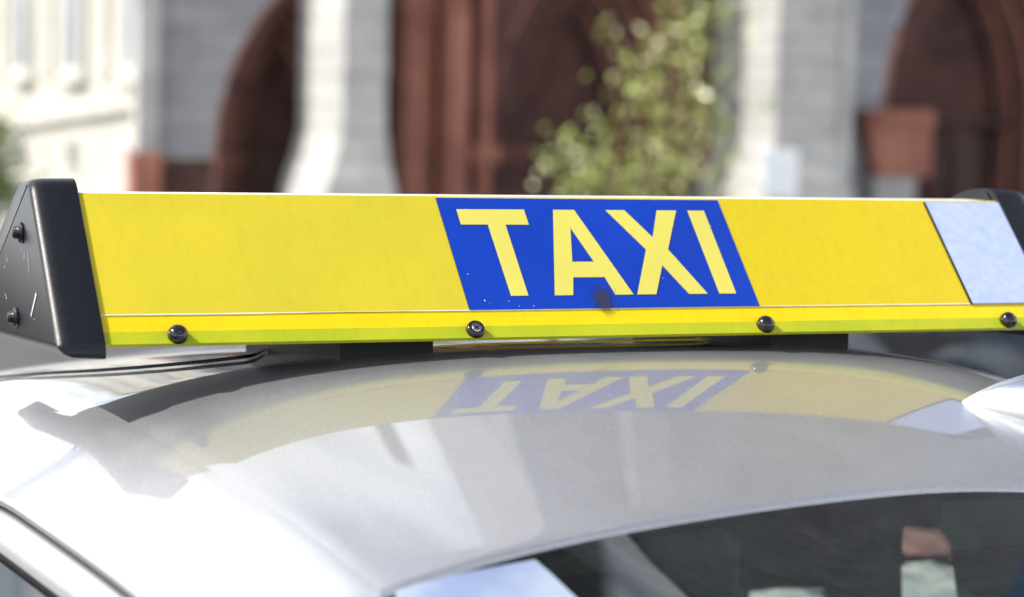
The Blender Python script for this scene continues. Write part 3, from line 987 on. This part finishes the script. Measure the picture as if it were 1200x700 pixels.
# buttresses: coursed blocks to about four metres, then plain shafts with set-offs
def buttress(s0, s1, pr, seed, cut, top):
    rb = random.Random(seed)
    bt = node('buttress', church)
    z = H0
    k = 0
    while z < top:
        h = rb.choice((.30, .34, .38))
        fl = .26 * (1 - sstep(.5, 1.35, z + h / 2))
        xm = lerp(s0, s1, rb.uniform(.4, .6))
        if k % 2:
            cuts = [(-pr, -pr * .52), (-pr * .52, .05)]
        else:
            cuts = [(-pr, -pr * .35), (-pr * .35, .05)]
        for (da, db) in cuts:
            j = rb.uniform(-.008, .008)
            za, zb = z + .006, z + h - .006
            fa, fb = [.26 * (1 - sstep(.35, 1.45, q)) for q in (za, zb)]
            ea, eb = [f * .6 if da < -pr + .001 else 0 for f in (fa, fb)]
            vs = [(s0 - fa + j, da - ea + .006, za), (s1 + fa * .5 + j, da - ea + .006, za), (s1 + fa * .5 + j, db - .006, za), (s0 - fa + j, db - .006, za),
                  (s0 - fb + j, da - eb + .006, zb), (s1 + fb * .5 + j, da - eb + .006, zb), (s1 + fb * .5 + j, db - .006, zb), (s0 - fb + j, db - .006, zb)]
            obj('stone', vs, [(0, 1, 2, 3), (4, 5, 6, 7), (0, 1, 5, 4), (1, 2, 6, 5), (2, 3, 7, 6), (3, 0, 4, 7)], 'granite' if cut else 'granite_dark', bt)
        z += h
        k += 1
    MB().box(s0 + .03, s1 - .03, -pr + .03, .05, H0, z).build('core', 'granite_dark', bt)
    MB().prism([(-pr, z), (.05, z), (.05, z + 1.25), (-.5, z + 1.1)], 0, s0, s1).build('set_off', 'granite', bt)
    pr = .5
    MB().box(s0 + .01, s1 - .01, -pr, .05, z + .9, 9.5, .02).build('shaft', 'granite', bt)
    MB().prism([(-pr, 9.5), (.05, 9.5), (.05, 11.2), (-pr * .55, 10.4)], 0, s0, s1).build('set_off', 'granite', bt)
    MB().box(s0 + .02, s1 - .02, -pr * .55, .05, 10.4, 19, .02).build('shaft', 'granite', bt)
    return bt
buttress(-3.04, -2.49, 2.5, 1, True, 3.0)
buttress(2.91, 3.81, 2.1, 2, True, 4.2)
# slim grey shaft standing against the right buttress
MB().lathe([(H0, .20), (.7, .20), (.8, .13), (4.4, .12), (4.5, .18), (4.7, .18)], (3.96, -1.95, 0), (0, 0, 1), 12).build('pinnacle_shaft', 'granite', church, True)
# main portal in the tower
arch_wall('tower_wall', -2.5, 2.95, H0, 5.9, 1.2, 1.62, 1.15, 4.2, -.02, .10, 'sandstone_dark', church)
portal(1.2, 1.62, 1.15, 4.2, 5, .06, .26, .21, .075)
for s_, rd, dd in ((-1.62, .20, -.30), (-.98, .22, -.26), (-1.30, .10, -.10), (-.52, .10, -.16)):
    MB().lathe([(H0, rd * 1.4), (.5, rd * 1.4), (.6, rd), (5.2, rd * .95), (5.3, rd * 1.3), (5.6, rd * 1.5), (5.62, 0)], (s_, dd, 0), (0, 0, 1), 14).build('column', 'sandstone', church, True)
MB().box(-.72, -.30, -.30, .0, .95, 1.18, .02).build('impost', 'sandstone', church)
MB().box(-2.48, 2.9, -.5, .0, 5.62, 5.95, .03).build('string_course', 'granite', church)
# right aisle
arch_wall('aisle_wall', 3.7, 12, H0, 9.5, 7.38, 1.8, 1.66, 4.58, 0, .10, 'granite_wall', church)
portal(7.38, 1.8, 1.66, 4.58, 5, .06, .26, .22, .075)
MB().prism([(5.14, 1.60), (5.20, 1.42), (5.36, .86), (6.20, .86), (6.20, 1.60)], 1, -.34, -.004).build('impost_pier', 'sandstone', church)
MB().box(5.10, 6.22, -.40, -.002, 1.60, 1.82, .03).build('impost_band', 'sandstone', church)
MB().box(6.2, 9.0, .9, 1.1, 1.60, 1.72, .03).build('impost_band', 'sandstone_dark', church)
MB().box(5.34, 6.0, -.30, -.004, H0, .86, .02).build('pier_base', 'granite', church)
for s_ in (6.42, 6.75, 7.1):
    MB().lathe([(H0, .16), (.7, .16), (.8, .11), (1.60, .11)], (s_, .6, 0), (0, 0, 1), 10).build('column', 'sandstone_dark', church, True)
# upper tower, spire and roofs
MB().box(.6, 5.4, .12, 7.5, 6.0, 34).build('tower', 'granite_wall', church)
MB().box(-3.0, .59, .13, 7.0, 6.0, 8.4).build('tower_shoulder', 'granite_wall', church)
arch_wall('tower_window_wall', .6, 5.4, 6.0, 16.5, 3.0, 1.3, 9.5, 3.2, -.05, .11, 'granite_wall', church)
sp = MB()
cs_ = [(.6, .12), (5.4, .12), (5.4, 7.5), (.6, 7.5)]
sp.add([(x, y, 34) for x, y in cs_] + [(3.0, 3.8, 60)], [(0, 1, 4), (1, 2, 4), (2, 3, 4), (3, 0, 4)])
sp.build('spire', 'slate', church)
MB().prism([(6.0, 9.0), (17, 9.0), (17, 30), (11.5, 42), (6.0, 30)], 1, 1.2, 9).build('west_gable', 'granite_wall', church)  # unseen wall, added to darken the windscreen and roof reflections
for s0, s1, z0 in ((-5.2, -2.45, 8.5), (3.7, 12.2, 9.5)):
    MB().prism([(-.25, z0), (4.5, z0 + 2.9), (4.5, z0 + 2.6), (-.25, z0 - .15)], 0, s0, s1).build('aisle_roof', 'slate', church)
    MB().box(s0 + .7, s1 - .2, 2.2, 3.6, H0, z0 - .15).build('aisle_body', 'granite_wall', church)
MB().prism([(-2.5, 6), (6, 6), (6, 9), (3, 15), (-2.5, 9)], 1, 7.6, 30).build('nave', 'slate', church)
MB().box(-2.4, 2.9, 2.2, 7.4, H0, 6.0).build('porch_core', 'sandstone_dark', church)

# ------------------------------------------------------------------ pale house left of the church
ux, wx = Vector((rgt.x, rgt.y, 0)), Vector((math.sin(YAW), math.cos(YAW), 0))
G = Vector((CAM.x, CAM.y, 0))
HA = G + 44.5 * wx - 11.4 * ux
HB = G + 33.2 * wx - 5.66 * ux
hv = HB - HA
HL = hv.length
house = thing('town_house', 'pale cream rendered town house with pilasters, left of the church', 'house', tuple(HA), math.atan2(hv.y, hv.x))
# local: x along the wall (away), -y towards the street
MB().box(-1, HL, .0, 8, H0 - .2, 8.0).build('wall', 'stucco', house)
MB().box(-1.2, HL + .1, -.25, 8.2, 8.0, 8.3, .03).build('cornice', 'stucco_trim', house)
MB().prism([(-.2, 8.3), (8.2, 8.3), (4, 10.4)], 0, -1.1, HL).build('roof', 'slate', house)
bd = MB().prism([(-1, .75), (HL, 1.55), (HL, 1.71), (-1, .91)], 1, -.16, -.003).build('band_course', 'stucco_trim', house)
for k in range(5):
    x0 = .2 + k * 3.4
    MB().box(x0, x0 + .45, -.10, -.004, 2.0, 7.9, .02).build('pilaster', 'stucco_trim', house)
for k in range(4):
    x0 = 1.6 + k * 3.4
    wn = node('window', house)
    MB().box(x0 - .08, x0 + 1.28, -.12, -.003, 2.02, 5.0, .02).build('window_frame', 'stucco_trim', wn)
    MB().box(x0 + .10, x0 + 1.10, -.126, -.115, 2.2, 4.9).build('pane', 'window_glass', wn)
    MB().box(x0 - .15, x0 + 1.35, -.22, -.003, 1.92, 2.02, .02).build('sill', 'stucco_trim', wn)
    vn = node('cellar_window', house)
    MB().box(x0 + .12, x0 + .72, -.07, -.003, .45, 1.02, .01).build('window_frame', 'stucco_trim', vn)
    MB().box(x0 + .22, x0 + .62, -.076, -.068, .52, .95).build('pane', 'window_glass', vn)

# ------------------------------------------------------------------ trees and the small white board
def leafy(name, label, base, stems, clusters, nleaf, leaf, material, seed, spread, light=0):
    rt = random.Random(seed)
    t = thing(name, label, 'tree' if 'tree' in name else 'shrub', tuple(base))
    tk = MB()
    for pts_, r0 in stems:
        tk.tube(smooth_path(pts_, 4), [lerp(r0, r0 * .25, i / (len(pts_) * 4 - 4)) for i in range(len(pts_) * 4 - 3)], 7)
    tk.build('trunk', 'bark', t, True)
    cr = MB()
    for (cx, cy_, cz, rr_) in clusters:
        for k in range(int(nleaf * rr_ * rr_ * 14)):
            d = Vector((rt.gauss(0, 1), rt.gauss(0, 1), rt.gauss(0, 1)))
            p = Vector((cx, cy_, cz)) + d * rr_ * .5 * spread
            a = Vector((rt.gauss(0, 1), rt.gauss(0, 1), rt.gauss(0, 1))).normalized()
            b = a.cross(Vector((rt.gauss(0, 1), rt.gauss(0, 1), rt.gauss(0, 1)))).normalized()
            l_ = leaf * rt.uniform(.6, 1.25)
            cr.add([p - a * l_, p + b * l_ * .42 + a * l_ * .1, p + a * l_, p - b * l_ * .42 + a * l_ * .1], [(0, 1, 2, 3)])
    cr.build('crown', material, t)
    if light:  # sun highlights in the crown, put in as extra very pale leaves
        yl = MB()
        for (cx, cy_, cz, rr_) in clusters:
            for k in range(int(light * rr_ * rr_ * 14) + 1):
                p = Vector((cx, cy_, cz)) + Vector((rt.gauss(0, 1), rt.gauss(0, 1), rt.gauss(0, 1))) * rr_ * .6 * spread
                a = (SUN.orthogonal().normalized() + .5 * Vector((rt.gauss(0, 1), rt.gauss(0, 1), rt.gauss(0, 1)))).normalized()
                b = SUN.cross(a).normalized()
                l_ = leaf * rt.uniform(.7, 1.1)
                yl.add([p - a * l_, p + b * l_ * .5, p + a * l_, p - b * l_ * .5], [(0, 1, 2, 3)])
        yl.build('young_leaves', 'young_leaf', t)
    return t
def BP(px, py, depth):
    """a place in the street given as a bearing: metres right of and below the eye line, at a distance"""
    d = fwd + (px - 600) / 2555.6 * r2 - (py - 350) / 2555.6 * u2
    t = depth / d.dot(wx)
    return CAM + d * t
tb = BP(760, 330, 23)
tb.z = .12
rc = random.Random(21)
cl = []
def rel(px, py, dp):
    return BP(px, py, dp) - tb
for px, py, rr_ in ((770, 150, .34), (745, 195, .34), (800, 110, .36), (815, 60, .34), (690, 205, .26), (665, 165, .17), (668, 215, .2), (720, 75, .13), (712, 38, .10), (745, 90, .17), (785, 215, .36),
                    (830, 150, .26), (835, 20, .28), (700, 140, .12), (760, 60, .15), (800, 10, .28), (830, 215, .26), (655, 195, .12), (880, 35, .08), (905, 130, .07), (720, 215, .3)):
    p = rel(px, py, 23 + rc.uniform(-.5, .5))
    cl.append((p.x, p.y, p.z, rr_ * 1.2))
stems = []
for px, py in ((815, 20), (770, 110), (690, 190), (720, 60), (835, 120), (745, 170)):
    e = rel(px, py, 23)
    stems.append(([(rc.uniform(-.06, .06), rc.uniform(-.06, .06), 0), (e.x * .25, e.y * .25, e.z * .4), (e.x * .6, e.y * .6, e.z * .72), tuple(e)], .03))
leafy('young_tree', 'young tree with loose pale spring leaves before the main portal', tb, stems, cl, 25, .072, 'spring_leaf', 4, 1.4, 6)
sb = BP(-10, 330, 23)
sb.z = .12
cl = []
for px, py, rr_ in ((-6, 200, .30), (-20, 160, .28), (2, 225, .2), (-25, 220, .3), (-2, 150, .12)):
    p = BP(px, py, 23) - sb
    cl.append((p.x, p.y, p.z, rr_ * 1.35))
leafy('shrub', 'dull green shrub beside the pale cream town house', sb, [([(0, 0, 0), (.02, 0, .4), (.0, .05, .8), (.05, 0, 1.3)], .03)], cl, 240, .05, 'bush_leaf', 9, .9)
q = BP(914, 204, 24)
bdn = thing('notice_board', 'small plain white notice board on a grey post before the church', 'board', (q.x, q.y, .12), PHI)
MB().box(-.21, .21, -.02, .02, q.z - .12 - .26, q.z - .12 + .26, .008).build('board', 'sign_white', bdn)
MB().tube([(0, .035, 0), (0, .035, q.z + .1)], .025, 10).build('post', 'post_grey', bdn)
